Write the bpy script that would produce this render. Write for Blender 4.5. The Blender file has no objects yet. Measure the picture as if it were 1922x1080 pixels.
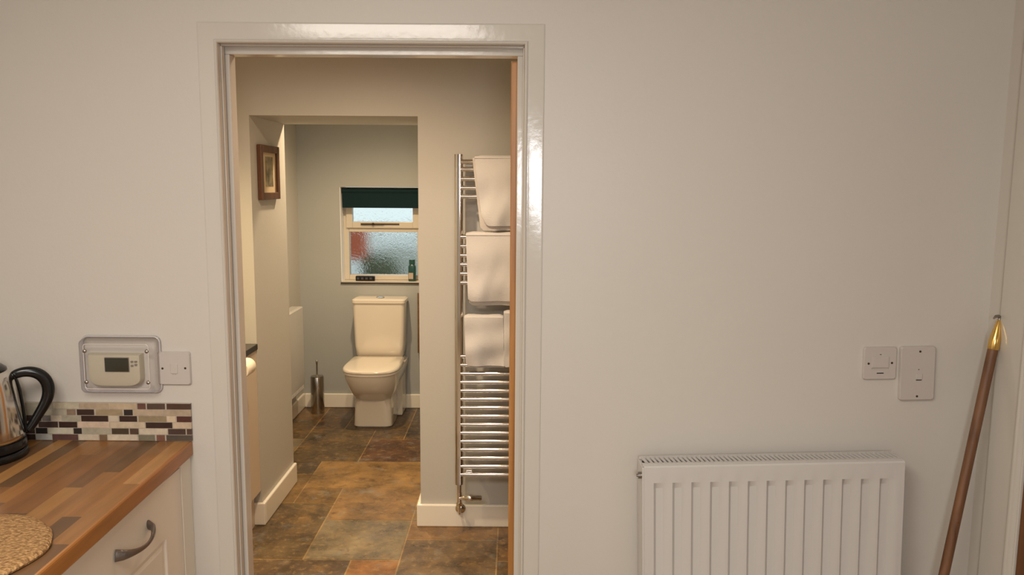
import bpy, bmesh, math, random
from mathutils import Vector, Matrix
random.seed(7)
S = bpy.context.scene
C = S.collection

# ------------------------------------------------------------------ camera
F_PX, CAM_D, CAM_H = 1500.0, 2.1, 1.65
pitch = math.atan(195 / F_PX); roll = math.radians(0.4); yaw = math.atan(-4 / F_PX)
def yz(v):
    c, s = math.cos(yaw), math.sin(yaw)
    return Vector((c * v[0] + s * v[1], -s * v[0] + c * v[1], v[2]))
r_ = yz((1, 0, 0)); u_ = yz((0, math.sin(pitch), math.cos(pitch))); f_ = yz((0, math.cos(pitch), -math.sin(pitch)))
cx_ = math.cos(roll) * r_ + math.sin(roll) * u_
cy_ = -math.sin(roll) * r_ + math.cos(roll) * u_
cam = bpy.data.cameras.new('camera'); camo = bpy.data.objects.new('camera', cam); C.objects.link(camo)
cam.sensor_width = 36; cam.lens = F_PX / 1922 * 36; cam.clip_start = 0.02
M = Matrix.Identity(4)
for i in range(3):
    M[i][0] = cx_[i]; M[i][1] = cy_[i]; M[i][2] = -f_[i]
M[0][3], M[1][3], M[2][3] = 0, -CAM_D, CAM_H
camo.matrix_world = M
S.camera = camo

# ------------------------------------------------------------------ world and exposure
S.view_settings.view_transform = 'Standard'; S.view_settings.look = 'None'
S.view_settings.gamma = 1; S.view_settings.use_curve_mapping = False
S.view_settings.exposure = 0.0
W = bpy.data.worlds.new('world'); S.world = W; W.use_nodes = True
W.node_tree.nodes['Background'].inputs[0].default_value = (0.70, 0.82, 0.82, 1)
W.node_tree.nodes['Background'].inputs[1].default_value = 1.15

# ------------------------------------------------------------------ lights
def area(name, loc, target, sx, sy, power, col, spread=180):
    l = bpy.data.lights.new(name, 'AREA'); l.shape = 'RECTANGLE'; l.size = sx; l.size_y = sy
    l.energy = power; l.color = col; l.spread = math.radians(spread)
    o = bpy.data.objects.new(name, l); C.objects.link(o); o.location = loc
    o.rotation_euler = (Vector(target) - Vector(loc)).to_track_quat('-Z', 'Y').to_euler()
    return o
def spot(name, loc, power, col, angle=110, blend=0.6, rad=0.035, target=None):
    l = bpy.data.lights.new(name, 'SPOT'); l.energy = power; l.color = col
    l.spot_size = math.radians(angle); l.spot_blend = blend; l.shadow_soft_size = rad
    o = bpy.data.objects.new(name, l); C.objects.link(o); o.location = loc
    if target is not None:
        o.rotation_euler = (Vector(target) - Vector(loc)).to_track_quat('-Z', 'Y').to_euler()
    return o
WARM = (1.0, 0.77, 0.52); SOFT = (1.0, 0.92, 0.83); COOL = (0.95, 0.97, 1.0)
area('kitchen_ceiling_light', (-0.62, -2.0, 2.40), (-0.62, -1.9, 0), 0.9, 0.9, 41, SOFT)
area('behind_camera_light', (0.14, -2.62, 1.66), (0.12, 0, 1.6), 0.26, 0.38, 12.5, COOL)  # small cool lamp added behind the camera for the door trim highlights
spot('bathroom_downlight', (-0.66, 0.66, 2.33), 88, WARM, 165, 1.0)
spot('vanity_downlight', (-1.40, 0.92, 2.33), 84, (1.0, 0.77, 0.40), 104, 1.0)
spot('towel_downlight', (-0.15, 0.48, 2.33), 14, WARM, 150, 1.0)
spot('alcove_fill_light', (-0.88, 2.55, 2.33), 96, (1.0, 0.76, 0.48), 150, 0.8)  # added lamp, lifts the brightness of the toilet alcove

# ------------------------------------------------------------------ materials
def new_mat(name):
    m = bpy.data.materials.new(name); m.use_nodes = True
    return m, m.node_tree.nodes, m.node_tree.links, m.node_tree.nodes['Principled BSDF']
def srgb(r, g, b):
    f = lambda c: (c / 255 / 12.92) if c / 255 <= 0.04045 else ((c / 255 + 0.055) / 1.055) ** 2.4
    return (f(r), f(g), f(b), 1)
def plain(name, col, rough=0.5, metal=0.0, spec=0.5, var=0.06, scale=8.0, bump=0.0, bscale=60.0, coat=0.0, aniso=None):
    """procedural paint, plastic, ceramic or metal with slight noise variation and optional bump"""
    m, n, l, b = new_mat(name)
    b.inputs['Roughness'].default_value = rough; b.inputs['Metallic'].default_value = metal
    b.inputs['Specular IOR Level'].default_value = spec; b.inputs['Coat Weight'].default_value = coat
    tc = n.new('ShaderNodeTexCoord'); nz = n.new('ShaderNodeTexNoise'); nz.inputs['Scale'].default_value = scale
    nz.inputs['Detail'].default_value = 4
    mp = n.new('ShaderNodeMapping'); l.new(tc.outputs['Object'], mp.inputs[0]); l.new(mp.outputs[0], nz.inputs['Vector'])
    if aniso: mp.inputs['Scale'].default_value = aniso
    mx = n.new('ShaderNodeMix'); mx.data_type = 'RGBA'
    mx.inputs[6].default_value = tuple(c * (1 - var) for c in col[:3]) + (1,)
    mx.inputs[7].default_value = tuple(min(1, c * (1 + var)) for c in col[:3]) + (1,)
    l.new(nz.outputs[0], mx.inputs[0]); l.new(mx.outputs[2], b.inputs['Base Color'])
    if bump:
        nb = n.new('ShaderNodeTexNoise'); nb.inputs['Scale'].default_value = bscale; nb.inputs['Detail'].default_value = 5
        l.new(tc.outputs['Object'], nb.inputs['Vector'])
        bp = n.new('ShaderNodeBump'); bp.inputs['Strength'].default_value = bump; bp.inputs['Distance'].default_value = 0.004
        l.new(nb.outputs[0], bp.inputs['Height']); l.new(bp.outputs[0], b.inputs['Normal'])
    return m
def attr_mat(name, rough, grain=None, gamt=0.5, bump=0.0, bscale=30, spec=0.5, rvar=0.0):
    """colour per face from the mesh, broken up by stretched noise"""
    m, n, l, b = new_mat(name); b.inputs['Specular IOR Level'].default_value = spec
    a = n.new('ShaderNodeVertexColor'); a.layer_name = 'Col'
    tc = n.new('ShaderNodeTexCoord'); mp = n.new('ShaderNodeMapping'); mp.inputs['Scale'].default_value = grain or (1, 1, 1)
    nz = n.new('ShaderNodeTexNoise'); nz.inputs['Scale'].default_value = 6; nz.inputs['Detail'].default_value = 8
    nz.inputs['Roughness'].default_value = 0.65
    l.new(tc.outputs['Object'], mp.inputs[0]); l.new(mp.outputs[0], nz.inputs['Vector'])
    mr = n.new('ShaderNodeMapRange'); mr.inputs[1].default_value = 0.3; mr.inputs[2].default_value = 0.7
    mr.inputs[3].default_value = 1 - gamt; mr.inputs[4].default_value = 1 + gamt
    l.new(nz.outputs[0], mr.inputs[0])
    mm = n.new('ShaderNodeMix'); mm.data_type = 'RGBA'; mm.blend_type = 'MULTIPLY'; mm.inputs[0].default_value = 1
    l.new(a.outputs[0], mm.inputs[6]); l.new(mr.outputs[0], mm.inputs[7]); l.new(mm.outputs[2], b.inputs['Base Color'])
    b.inputs['Roughness'].default_value = rough
    if rvar:
        r2 = n.new('ShaderNodeMapRange'); r2.inputs[1].default_value = 0.3; r2.inputs[2].default_value = 0.7
        r2.inputs[3].default_value = rough - rvar; r2.inputs[4].default_value = rough + rvar
        l.new(nz.outputs[0], r2.inputs[0]); l.new(r2.outputs[0], b.inputs['Roughness'])
    if bump:
        nb = n.new('ShaderNodeTexNoise'); nb.inputs['Scale'].default_value = bscale; nb.inputs['Detail'].default_value = 6
        l.new(mp.outputs[0], nb.inputs['Vector'])
        bp = n.new('ShaderNodeBump'); bp.inputs['Strength'].default_value = bump; bp.inputs['Distance'].default_value = 0.004
        l.new(nb.outputs[0], bp.inputs['Height']); l.new(bp.outputs[0], b.inputs['Normal'])
    return m
def wood(name, c1, c2, rough=0.45, scale=(1, 1, 0.06), k=30, coat=0.0):
    m, n, l, b = new_mat(name)
    tc = n.new('ShaderNodeTexCoord'); mp = n.new('ShaderNodeMapping'); mp.inputs['Scale'].default_value = scale
    nz = n.new('ShaderNodeTexNoise'); nz.inputs['Scale'].default_value = k; nz.inputs['Detail'].default_value = 6
    nz.inputs['Distortion'].default_value = 0.6
    cr = n.new('ShaderNodeValToRGB'); cr.color_ramp.elements[0].color = c1; cr.color_ramp.elements[1].color = c2
    cr.color_ramp.elements[0].position = 0.3; cr.color_ramp.elements[1].position = 0.7
    l.new(tc.outputs['Object'], mp.inputs[0]); l.new(mp.outputs[0], nz.inputs['Vector']); l.new(nz.outputs[0], cr.inputs[0])
    l.new(cr.outputs[0], b.inputs['Base Color']); b.inputs['Roughness'].default_value = rough
    b.inputs['Coat Weight'].default_value = coat; b.inputs['Coat Roughness'].default_value = 0.2
    return m

m_wall = plain('cream_wall_paint', srgb(208, 202, 193), 0.40, spec=0.35, var=0.015, scale=2.5, bump=0.10, bscale=90)
m_wall_bath = plain('pale_grey_wall_paint', srgb(196, 192, 184), 0.55, spec=0.3, var=0.02, scale=2.5, bump=0.10, bscale=70)
m_wall_alcove = plain('grey_blue_wall_paint', srgb(172, 174, 172), 0.6, spec=0.3, var=0.02, scale=2.5, bump=0.1, bscale=70)
m_ceil = plain('ceiling_paint', srgb(222, 218, 208), 0.8, spec=0.2, var=0.01)
m_gloss = plain('white_gloss_trim_paint', srgb(206, 200, 190), 0.15, spec=0.5, var=0.012, scale=5, bump=0.07, bscale=55)
m_skirt = plain('cream_skirting_paint', srgb(243, 236, 222), 0.3, var=0.01)
m_rad = plain('white_radiator_enamel', srgb(206, 202, 197), 0.28, spec=0.5, var=0.01)
m_dark = plain('dark_sill_and_slot_shade', srgb(60, 52, 46), 0.7)
m_plate = plain('white_plastic_plate', srgb(198, 190, 183), 0.35, var=0.01)
m_plate2 = plain('grey_plastic_print', srgb(140, 130, 122), 0.5)
m_cream = plain('cream_plastic', srgb(205, 196, 172), 0.4, var=0.01)
m_lcd = plain('green_lcd', srgb(40, 46, 32), 0.15, var=0.1)
m_chrome = plain('polished_chrome', (0.80, 0.77, 0.73, 1), 0.09, metal=1, var=0.01)
m_steel = plain('brushed_steel', (0.50, 0.47, 0.43, 1), 0.24, metal=1, var=0.06, scale=20, aniso=(6, 6, 0.3))
m_kettle = plain('polished_kettle_steel', (0.66, 0.63, 0.58, 1), 0.13, metal=1, var=0.03, bump=0.06, bscale=14)
m_black = plain('black_plastic', srgb(18, 19, 20), 0.22, spec=0.5, var=0.1)
m_brass = plain('polished_brass', (0.80, 0.52, 0.16, 1), 0.2, metal=1, var=0.08)
m_hook = plain('dull_steel_hook', (0.32, 0.29, 0.26, 1), 0.35, metal=1)
m_pewter = plain('pewter_handle_metal', (0.22, 0.19, 0.175, 1), 0.38, metal=0.85, var=0.2, scale=60, bump=0.2, bscale=200)
m_ceramic = plain('white_ceramic', srgb(232, 222, 206), 0.08, spec=0.5, var=0.005, coat=0.3)
m_lid = plain('white_seat_plastic', srgb(238, 228, 212), 0.16, var=0.005)
m_towel = plain('white_terry_cotton', srgb(222, 217, 213), 0.95, spec=0.1, var=0.02, scale=30, bump=0.6, bscale=420)
m_towel2 = plain('white_terry_lining', srgb(212, 204, 196), 0.95, spec=0.1, var=0.02, scale=30, bump=0.6, bscale=420)
m_unit = plain('cream_cabinet_paint', srgb(228, 218, 202), 0.34, var=0.01)
m_unit_bath = plain('pale_vanity_board', srgb(214, 196, 176), 0.4, var=0.01)
m_stone = plain('black_stone_top', srgb(38, 34, 32), 0.12, var=0.5, scale=90)
m_blind = plain('dark_teal_blind_fabric', srgb(26, 46, 50), 0.85, spec=0.1, var=0.06, scale=200)
m_upvc = plain('white_upvc', srgb(214, 205, 190), 0.3, var=0.01)
m_oak = wood('oak_door_leaf', srgb(158, 104, 52), srgb(198, 142, 80), 0.4)
m_frame = wood('dark_oak_picture_frame', srgb(72, 42, 20), srgb(108, 68, 36), 0.4, k=24)
m_pole = wood('varnished_brown_pole', srgb(96, 62, 38), srgb(132, 92, 62), 0.5, scale=(1, 1, 0.05), k=50, coat=0.0)
m_brown_door = wood('brown_wood_door_leaf', srgb(92, 54, 22), srgb(128, 80, 38), 0.45)
m_bronze = plain('bronze_latch', srgb(58, 44, 38), 0.4, metal=0.5)
m_paper = plain('toilet_paper', srgb(244, 234, 216), 0.9, spec=0.1)
m_card = plain('brown_card_core', srgb(150, 120, 85), 0.9)
m_tile = attr_mat('slate_floor_tile', 0.36, (1, 1, 1), 0.6, bump=0.35, bscale=9, rvar=0.12)
m_stave = attr_mat('oiled_block_worktop', 0.33, (6, 0.5, 6), 0.22, spec=0.45)
m_mosaic = attr_mat('stone_mosaic_piece', 0.3, (8, 8, 8), 0.16)
m_teal = plain('teal_plastic', srgb(34, 78, 74), 0.3)
m_pink = plain('pale_label', srgb(190, 170, 150), 0.5)
m_brick = plain('red_brick', srgb(190, 96, 66), 0.9, var=0.2, scale=12)
m_leaf = plain('dark_green_leaf', srgb(74, 78, 52), 0.8, var=0.5, scale=30)
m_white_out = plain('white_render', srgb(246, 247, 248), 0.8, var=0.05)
m_paving = plain('grey_paving', srgb(184, 184, 176), 0.9, var=0.2, scale=5)
m_curt = plain('brown_mottled_cloth', srgb(120, 92, 66), 0.9, var=0.5, scale=35)

def floor_tile_extra(m):
    """rust, ochre and slate-grey patches broken across each slate tile"""
    n, l = m.node_tree.nodes, m.node_tree.links; b = n['Principled BSDF']
    src = b.inputs['Base Color'].links[0].from_socket
    tc = n.new('ShaderNodeTexCoord')
    for sc, lo, hi, col, w in ((5.5, 0.53, 0.68, srgb(150, 112, 60), 0.55), (7.5, 0.55, 0.70, srgb(132, 132, 126), 0.6), (30, 0.52, 0.68, srgb(176, 144, 96), 0.45), (17, 0.54, 0.66, srgb(70, 48, 32), 0.5)):
        mp = n.new('ShaderNodeMapping'); mp.inputs['Location'].default_value = (sc, sc * 2, 0)
        nz = n.new('ShaderNodeTexNoise'); nz.inputs['Scale'].default_value = sc; nz.inputs['Detail'].default_value = 7
        nz.inputs['Roughness'].default_value = 0.7
        l.new(tc.outputs['Object'], mp.inputs[0]); l.new(mp.outputs[0], nz.inputs['Vector'])
        mr = n.new('ShaderNodeMapRange'); mr.inputs[1].default_value = lo; mr.inputs[2].default_value = hi; mr.inputs[4].default_value = w
        l.new(nz.outputs[0], mr.inputs[0])
        mx = n.new('ShaderNodeMix'); mx.data_type = 'RGBA'; mx.inputs[7].default_value = col
        l.new(mr.outputs[0], mx.inputs[0]); l.new(src, mx.inputs[6]); src = mx.outputs[2]
    l.new(src, b.inputs['Base Color'])
floor_tile_extra(m_tile)

def clear_plastic():
    m, n, l, b = new_mat('clear_acrylic')
    out = n['Material Output']; n.remove(b)
    t = n.new('ShaderNodeBsdfTransparent'); t.inputs[0].default_value = (0.97, 0.965, 0.975, 1)
    g = n.new('ShaderNodeBsdfGlossy'); g.inputs['Roughness'].default_value = 0.12
    fr = n.new('ShaderNodeFresnel'); fr.inputs['IOR'].default_value = 1.5
    ad = n.new('ShaderNodeMath'); ad.operation = 'MULTIPLY_ADD'; ad.inputs[1].default_value = 0.6; ad.inputs[2].default_value = 0.02
    mx = n.new('ShaderNodeMixShader')
    l.new(fr.outputs[0], ad.inputs[0]); l.new(ad.outputs[0], mx.inputs[0]); l.new(t.outputs[0], mx.inputs[1]); l.new(g.outputs[0], mx.inputs[2])
    l.new(mx.outputs[0], out.inputs[0])
    return m
m_clear = clear_plastic()
def frosted():
    m, n, l, b = new_mat('obscured_window_glass')
    b.inputs['Transmission Weight'].default_value = 1; b.inputs['Roughness'].default_value = 0.10
    b.inputs['IOR'].default_value = 1.2; b.inputs['Base Color'].default_value = (0.95, 0.98, 1, 1)
    tc = n.new('ShaderNodeTexCoord'); nz = n.new('ShaderNodeTexNoise'); nz.inputs['Scale'].default_value = 55; nz.inputs['Detail'].default_value = 3
    nz.inputs['Distortion'].default_value = 1.2
    bp = n.new('ShaderNodeBump'); bp.inputs['Strength'].default_value = 0.5; bp.inputs['Distance'].default_value = 0.006
    l.new(tc.outputs['Object'], nz.inputs['Vector']); l.new(nz.outputs[0], bp.inputs['Height']); l.new(bp.outputs[0], b.inputs['Normal'])
    return m
m_glass = frosted()
def picture_print():
    m, n, l, b = new_mat('pencil_landscape_print')
    tc = n.new('ShaderNodeTexCoord'); nz = n.new('ShaderNodeTexNoise'); nz.inputs['Scale'].default_value = 22; nz.inputs['Detail'].default_value = 6
    cr = n.new('ShaderNodeValToRGB'); cr.color_ramp.elements[0].color = srgb(92, 84, 66); cr.color_ramp.elements[1].color = srgb(178, 164, 130)
    cr.color_ramp.elements[0].position = 0.35; cr.color_ramp.elements[1].position = 0.7
    l.new(tc.outputs['Object'], nz.inputs['Vector']); l.new(nz.outputs[0], cr.inputs[0]); l.new(cr.outputs[0], b.inputs['Base Color'])
    b.inputs['Roughness'].default_value = 0.6
    return m
m_print = picture_print()
m_mount = plain('cream_picture_mount', srgb(206, 184, 148), 0.8, var=0.02)
def mat_weave():
    m, n, l, b = new_mat('woven_jute')
    tc = n.new('ShaderNodeTexCoord'); v = n.new('ShaderNodeTexVoronoi'); v.inputs['Scale'].default_value = 190
    nz = n.new('ShaderNodeTexNoise'); nz.inputs['Scale'].default_value = 130; nz.inputs['Detail'].default_value = 4
    l.new(tc.outputs['Object'], v.inputs['Vector']); l.new(tc.outputs['Object'], nz.inputs['Vector'])
    cr = n.new('ShaderNodeValToRGB'); cr.color_ramp.elements[0].color = srgb(128, 92, 52); cr.color_ramp.elements[1].color = srgb(196, 154, 102)
    cr.color_ramp.elements[0].position = 0.3; cr.color_ramp.elements[1].position = 0.65
    l.new(nz.outputs[0], cr.inputs[0]); l.new(cr.outputs[0], b.inputs['Base Color'])
    bp = n.new('ShaderNodeBump'); bp.inputs['Strength'].default_value = 0.8; bp.inputs['Distance'].default_value = 0.004
    l.new(v.outputs[0], bp.inputs['Height']); l.new(bp.outputs[0], b.inputs['Normal']); b.inputs['Roughness'].default_value = 0.9
    return m
m_jute = mat_weave()

# ------------------------------------------------------------------ mesh helpers
def BM(): return bmesh.new()
def box(bm, x0, x1, y0, y1, z0, z1, col=None, lay=None):
    v = [bm.verts.new(p) for p in ((x0, y0, z0), (x1, y0, z0), (x1, y1, z0), (x0, y1, z0), (x0, y0, z1), (x1, y0, z1), (x1, y1, z1), (x0, y1, z1))]
    fs = [bm.faces.new([v[i] for i in q]) for q in ((0, 3, 2, 1), (4, 5, 6, 7), (0, 1, 5, 4), (1, 2, 6, 5), (2, 3, 7, 6), (3, 0, 4, 7))]
    if col is not None:
        for f in fs:
            for lp in f.loops: lp[lay] = col
    return v, fs
def loft(bm, rings, cap0=True, cap1=True, closed=True):
    vr = [[bm.verts.new(p) for p in r] for r in rings]
    n = len(vr[0])
    for a, b in zip(vr, vr[1:]):
        for i in range(n if closed else n - 1):
            j = (i + 1) % n
            bm.faces.new((a[i], a[j], b[j], b[i]))
    if cap0: bm.faces.new(list(reversed(vr[0])))
    if cap1: bm.faces.new(vr[-1])
    return vr
def frame_axes(d):
    d = Vector(d).normalized(); h = Vector((0, 0, 1)) if abs(d.z) < 0.9 else Vector((1, 0, 0))
    a = d.cross(h).normalized(); return a, a.cross(d).normalized()
def cyl(bm, p, q, r, r2=None, n=20, cap=True):
    p, q = Vector(p), Vector(q); a, b = frame_axes(q - p); r2 = r if r2 is None else r2
    loft(bm, [[p + (a * math.cos(t) + b * math.sin(t)) * r for t in [2 * math.pi * i / n for i in range(n)]],
              [q + (a * math.cos(t) + b * math.sin(t)) * r2 for t in [2 * math.pi * i / n for i in range(n)]]], cap, cap)
def lathe(bm, c, prof, n=40, axis='z', cap=True):
    rings = []
    for r, h in prof:
        ring = []
        for i in range(n):
            t = 2 * math.pi * i / n; x, y = r * math.cos(t), r * math.sin(t)
            if axis == 'z': ring.append(Vector(c) + Vector((x, y, h)))
            elif axis == 'y': ring.append(Vector(c) + Vector((x, h, y)))
            else: ring.append(Vector(c) + Vector((h, x, y)))
        rings.append(ring)
    loft(bm, rings, cap, cap)
def tube(bm, pts, radii, n=12, closed=False, flat=(1, 1), ref=None):
    pts = [Vector(p) for p in pts]; N = len(pts)
    if not isinstance(radii, (list, tuple)): radii = [radii] * N
    rings = []; pa = None
    for i, p in enumerate(pts):
        if closed: d = pts[(i + 1) % N] - pts[i - 1]
        else: d = pts[min(i + 1, N - 1)] - pts[max(i - 1, 0)]
        d.normalize()
        if pa is None:
            a = Vector(ref) - d * d.dot(Vector(ref)) if ref else frame_axes(d)[0]
        else: a = pa - d * d.dot(pa)
        a.normalize(); pa = a; b = a.cross(d)
        rings.append([p + (a * math.cos(t) * flat[0] + b * math.sin(t) * flat[1]) * radii[i] for t in [2 * math.pi * k / n for k in range(n)]])
    if closed:
        vr = [[bm.verts.new(q) for q in r] for r in rings]
        for i in range(N):
            A, B = vr[i], vr[(i + 1) % N]
            for k in range(n): bm.faces.new((A[k], A[(k + 1) % n], B[(k + 1) % n], B[k]))
    else: loft(bm, rings)
def rrect(cx, cz, w, h, r, seg=6):
    """rounded rectangle in two dimensions, anticlockwise"""
    o = []
    for sx, sz, a0 in ((1, 1, 0), (-1, 1, 90), (-1, -1, 180), (1, -1, 270)):
        for i in range(seg + 1):
            a = math.radians(a0 + 90 * i / seg)
            o.append((cx + sx * (w / 2 - r) + r * math.cos(a), cz + sz * (h / 2 - r) + r * math.sin(a)))
    return o
def prism_y(bm, pts, y0, y1):
    loft(bm, [[(x, y0, z) for x, z in pts], [(x, y1, z) for x, z in pts]])
def obj(name, bm, m, parent=None, bevel=0.0, smooth=False, seg=2, auto=True):
    bmesh.ops.recalc_face_normals(bm, faces=bm.faces)
    me = bpy.data.meshes.new(name)
    off = Vector((0, 0, 0))
    if parent is not None and not parent.get('local'):
        root = parent
        while root.parent: root = root.parent
        off = root.location if not root.get('local') else off
    if off.length: bmesh.ops.translate(bm, verts=bm.verts, vec=-off)
    bm.to_mesh(me); bm.free()
    o = bpy.data.objects.new(name, me); C.objects.link(o); me.materials.append(m)
    if parent is not None: o.parent = parent
    if bevel:
        md = o.modifiers.new('bevel', 'BEVEL'); md.width = bevel; md.segments = seg; md.limit_method = 'ANGLE'; md.angle_limit = math.radians(40)
    if smooth:
        for p in me.polygons: p.use_smooth = True
        if auto:
            try: me.set_sharp_from_angle(angle=math.radians(45))
            except Exception: pass
    return o
def thing(name, label, cat, loc=(0, 0, 0), rot=(0, 0, 0), group=None):
    o = bpy.data.objects.new(name, None); C.objects.link(o); o.empty_display_size = 0.05
    o.location = loc; o.rotation_euler = rot; o['label'] = label; o['category'] = cat
    if group: o['group'] = group
    return o
def tag(o, label, cat, group=None):
    o['label'] = label; o['category'] = cat
    if group: o['group'] = group
    return o
def struct(name, bm, m, bevel=0.0, parent=None):
    o = obj(name, bm, m, parent, bevel)
    if parent is None: o['kind'] = 'structure'
    return o
def boxes(*bs):
    bm = BM()
    for b in bs: box(bm, *b)
    return bm

# ------------------------------------------------------------------ room shell
WT = 0.075                       # thickness of the wall with the doorway
LX0, LX1, LZ = -0.762, 0.023, 2.002   # clear opening
H1 = 2.45
struct('wall_front', boxes((-1.6, LX0 - 0.022, 0, WT, 0, H1), (LX1 + 0.022, 1.40, 0, WT, 0, H1), (LX0 - 0.022, LX1 + 0.022, 0, WT, LZ + 0.022, H1)), m_wall)
struct('wall_left', boxes((-1.60, -1.475, -4.2, 0, 0, H1)), m_wall)
RW = 1.262
struct('wall_right', boxes((RW, 1.40, -0.10, 0, 0, H1), (RW, 1.40, -4.2, -1.06, 0, H1), (RW, 1.40, -1.06, -0.10, 2.06, H1)), m_wall)
struct('wall_back', boxes((-1.6, 1.4, -4.32, -4.2, 0, H1)), m_wall)
struct('ceiling', boxes((-1.6, 1.4, -4.32, WT, H1, H1 + 0.1)), m_ceil)
struct('floor', boxes((-1.6, 1.6, -4.32, 0.0, -0.06, 0)), plain('kitchen_vinyl_floor', srgb(150, 130, 104), 0.5, var=0.1))
# bathroom shell
Y1, Y2, YF = 1.60, 2.155, 3.65
PX0, PX1 = -1.212, -0.444
HB = 2.36
struct('wall_middle', boxes((-1.90, PX0, Y1, Y2, 0, HB), (PX1, 0.95, Y1, Y2, 0, HB), (PX0, PX1, Y1, Y2, 1.951, HB)), m_wall_bath)
struct('wall_bathroom_left', boxes((-1.98, -1.88, WT, Y1, 0, HB)), m_wall_bath)
struct('wall_bathroom_right', boxes((0.85, 0.95, WT, Y1, 0, HB)), m_wall_bath)
struct('wall_bathroom_front', boxes((-1.98, LX0 - 0.022, WT, WT + 0.02, 0, HB), (LX1 + 0.022, 0.95, WT, WT + 0.02, 0, HB), (LX0 - 0.022, LX1 + 0.022, WT, WT + 0.02, LZ + 0.022, HB)), m_wall_bath)
struct('ceiling_bathroom', boxes((-1.98, 0.95, WT, YF + 0.22, HB, HB + 0.1)), m_ceil)
struct('wall_alcove_left', boxes((-1.66, -1.555, Y2, YF, 0, HB)), m_wall_bath)
struct('wall_alcove_right', boxes((-0.22, -0.12, Y2, YF, 0, HB)), m_wall_alcove)
WX0, WX1, WZ0, WZ1 = -1.252, -0.672, 0.936, 1.618
struct('wall_far', boxes((-1.66, WX0, YF, YF + 0.2, 0, HB), (WX1, -0.12, YF, YF + 0.2, 0, HB), (WX0, WX1, YF, YF + 0.2, 0, WZ0 - 0.012), (WX0, WX1, YF, YF + 0.2, WZ1, HB)), m_wall_alcove)

# slate floor: one surface of laid tiles over a grout bed
bm = BM(); lay = bm.loops.layers.float_color.new('Col')
G = 0.2125; gx = lambda i: -1.35 + i * 0.2135; gy = lambda j: 1.235 + j * 0.209
taken = {}
def tile(i0, i1, j0, j1, col):
    for i in range(i0, i1):
        for j in range(j0, j1): taken[i, j] = 1
    g = 0.0038
    c = srgb(*[min(255, q * m_) for q, m_ in zip(col, (1.10, 1.16, 1.24))])
    box(bm, gx(i0) + g, gx(i1) - g, gy(j0) + g, gy(j1) - g, -0.012, 0.0, c, lay)
OL, RD, GO, BR, CG, DK, OR = (86, 66, 40), (82, 54, 36), (126, 92, 50), (120, 88, 52), (112, 94, 68), (62, 50, 40), (124, 80, 38)
for t in [(0, 2, 6, 9, OL), (2, 5, 6, 8, RD), (1, 4, 4, 6, GO), (4, 6, 4, 6, (112, 78, 46)), (0, 1, 5, 6, (72, 56, 38)), (0, 1, 3, 5, (112, 82, 44)),
          (1, 2, 3, 4, (104, 76, 42)), (2, 4, 2, 4, BR), (0, 2, 0, 3, OL), (2, 4, 0, 2, CG), (4, 6, -1, 1, (96, 74, 50)), (4, 6, 1, 2, (112, 80, 48)),
          (4, 6, 2, 4, (110, 84, 52)), (0, 3, -2, 0, (78, 58, 38)), (3, 4, -1, 0, OR), (6, 8, 0, 2, (100, 70, 42)), (1, 3, 9, 11, (80, 60, 40)), (3, 5, 8, 10, DK),
          (0, 1, 9, 12, (72, 52, 34)), (2, 3, 8, 9, (84, 64, 44)), (6, 8, -2, 0, (84, 64, 42))]: tile(*t)
pal = [OL, RD, BR, CG, DK, (104, 76, 46)]
for j in range(-6, 12):
    for i in range(-3, 11):
        if (i, j) in taken: continue
        w = 1
        while w < 3 and (i + w, j) not in taken and i + w < 11: w += 1
        h = 1
        if j + 1 < 12 and all((i + k, j + 1) not in taken for k in range(w)): h = 2
        tile(i, i + w, j, j + h, random.choice(pal))
# clip against the room and add the grout bed
box(bm, -1.99, 1.0, 0.0, 3.70, -0.05, -0.0012, srgb(150, 122, 82), lay)
struct('floor_bathroom', bm, m_tile)

# skirting boards
def skirt(name, segs, z=0.112):
    bm = BM()
    for s in segs:
        box(bm, *s, 0, z)
    struct(name, bm, m_skirt, 0.006)
skirt('baseboard_left', [(-1.88, PX0 + 0.018, Y1 - 0.018, Y1), (PX0, PX0 + 0.018, Y1, Y2)])
skirt('baseboard_middle', [(PX1 - 0.018, 0.85, Y1 - 0.018, Y1), (PX1 - 0.018, PX1, Y1, Y2)])
skirt('baseboard_far', [(-1.537, -0.22, YF - 0.018, YF)], 0.105)
skirt('baseboard_alcove', [(-1.555, -1.537, Y2, YF)], 0.105)
skirt('baseboard_front', [(0.09, RW, -0.018, 0.0)], 0.12)

# door lining and architrave of the doorway
bm = BM()
box(bm, LX0 - 0.022, LX0, 0.0, WT + 0.020, 0, LZ)
box(bm, LX1, LX1 + 0.022, 0.0, WT + 0.020, 0, LZ)
box(bm, LX0 - 0.022, LX1 + 0.022, 0.0, WT + 0.020, LZ, LZ + 0.022)
door1 = struct('door_1', bm, m_gloss, 0.0015)
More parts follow.
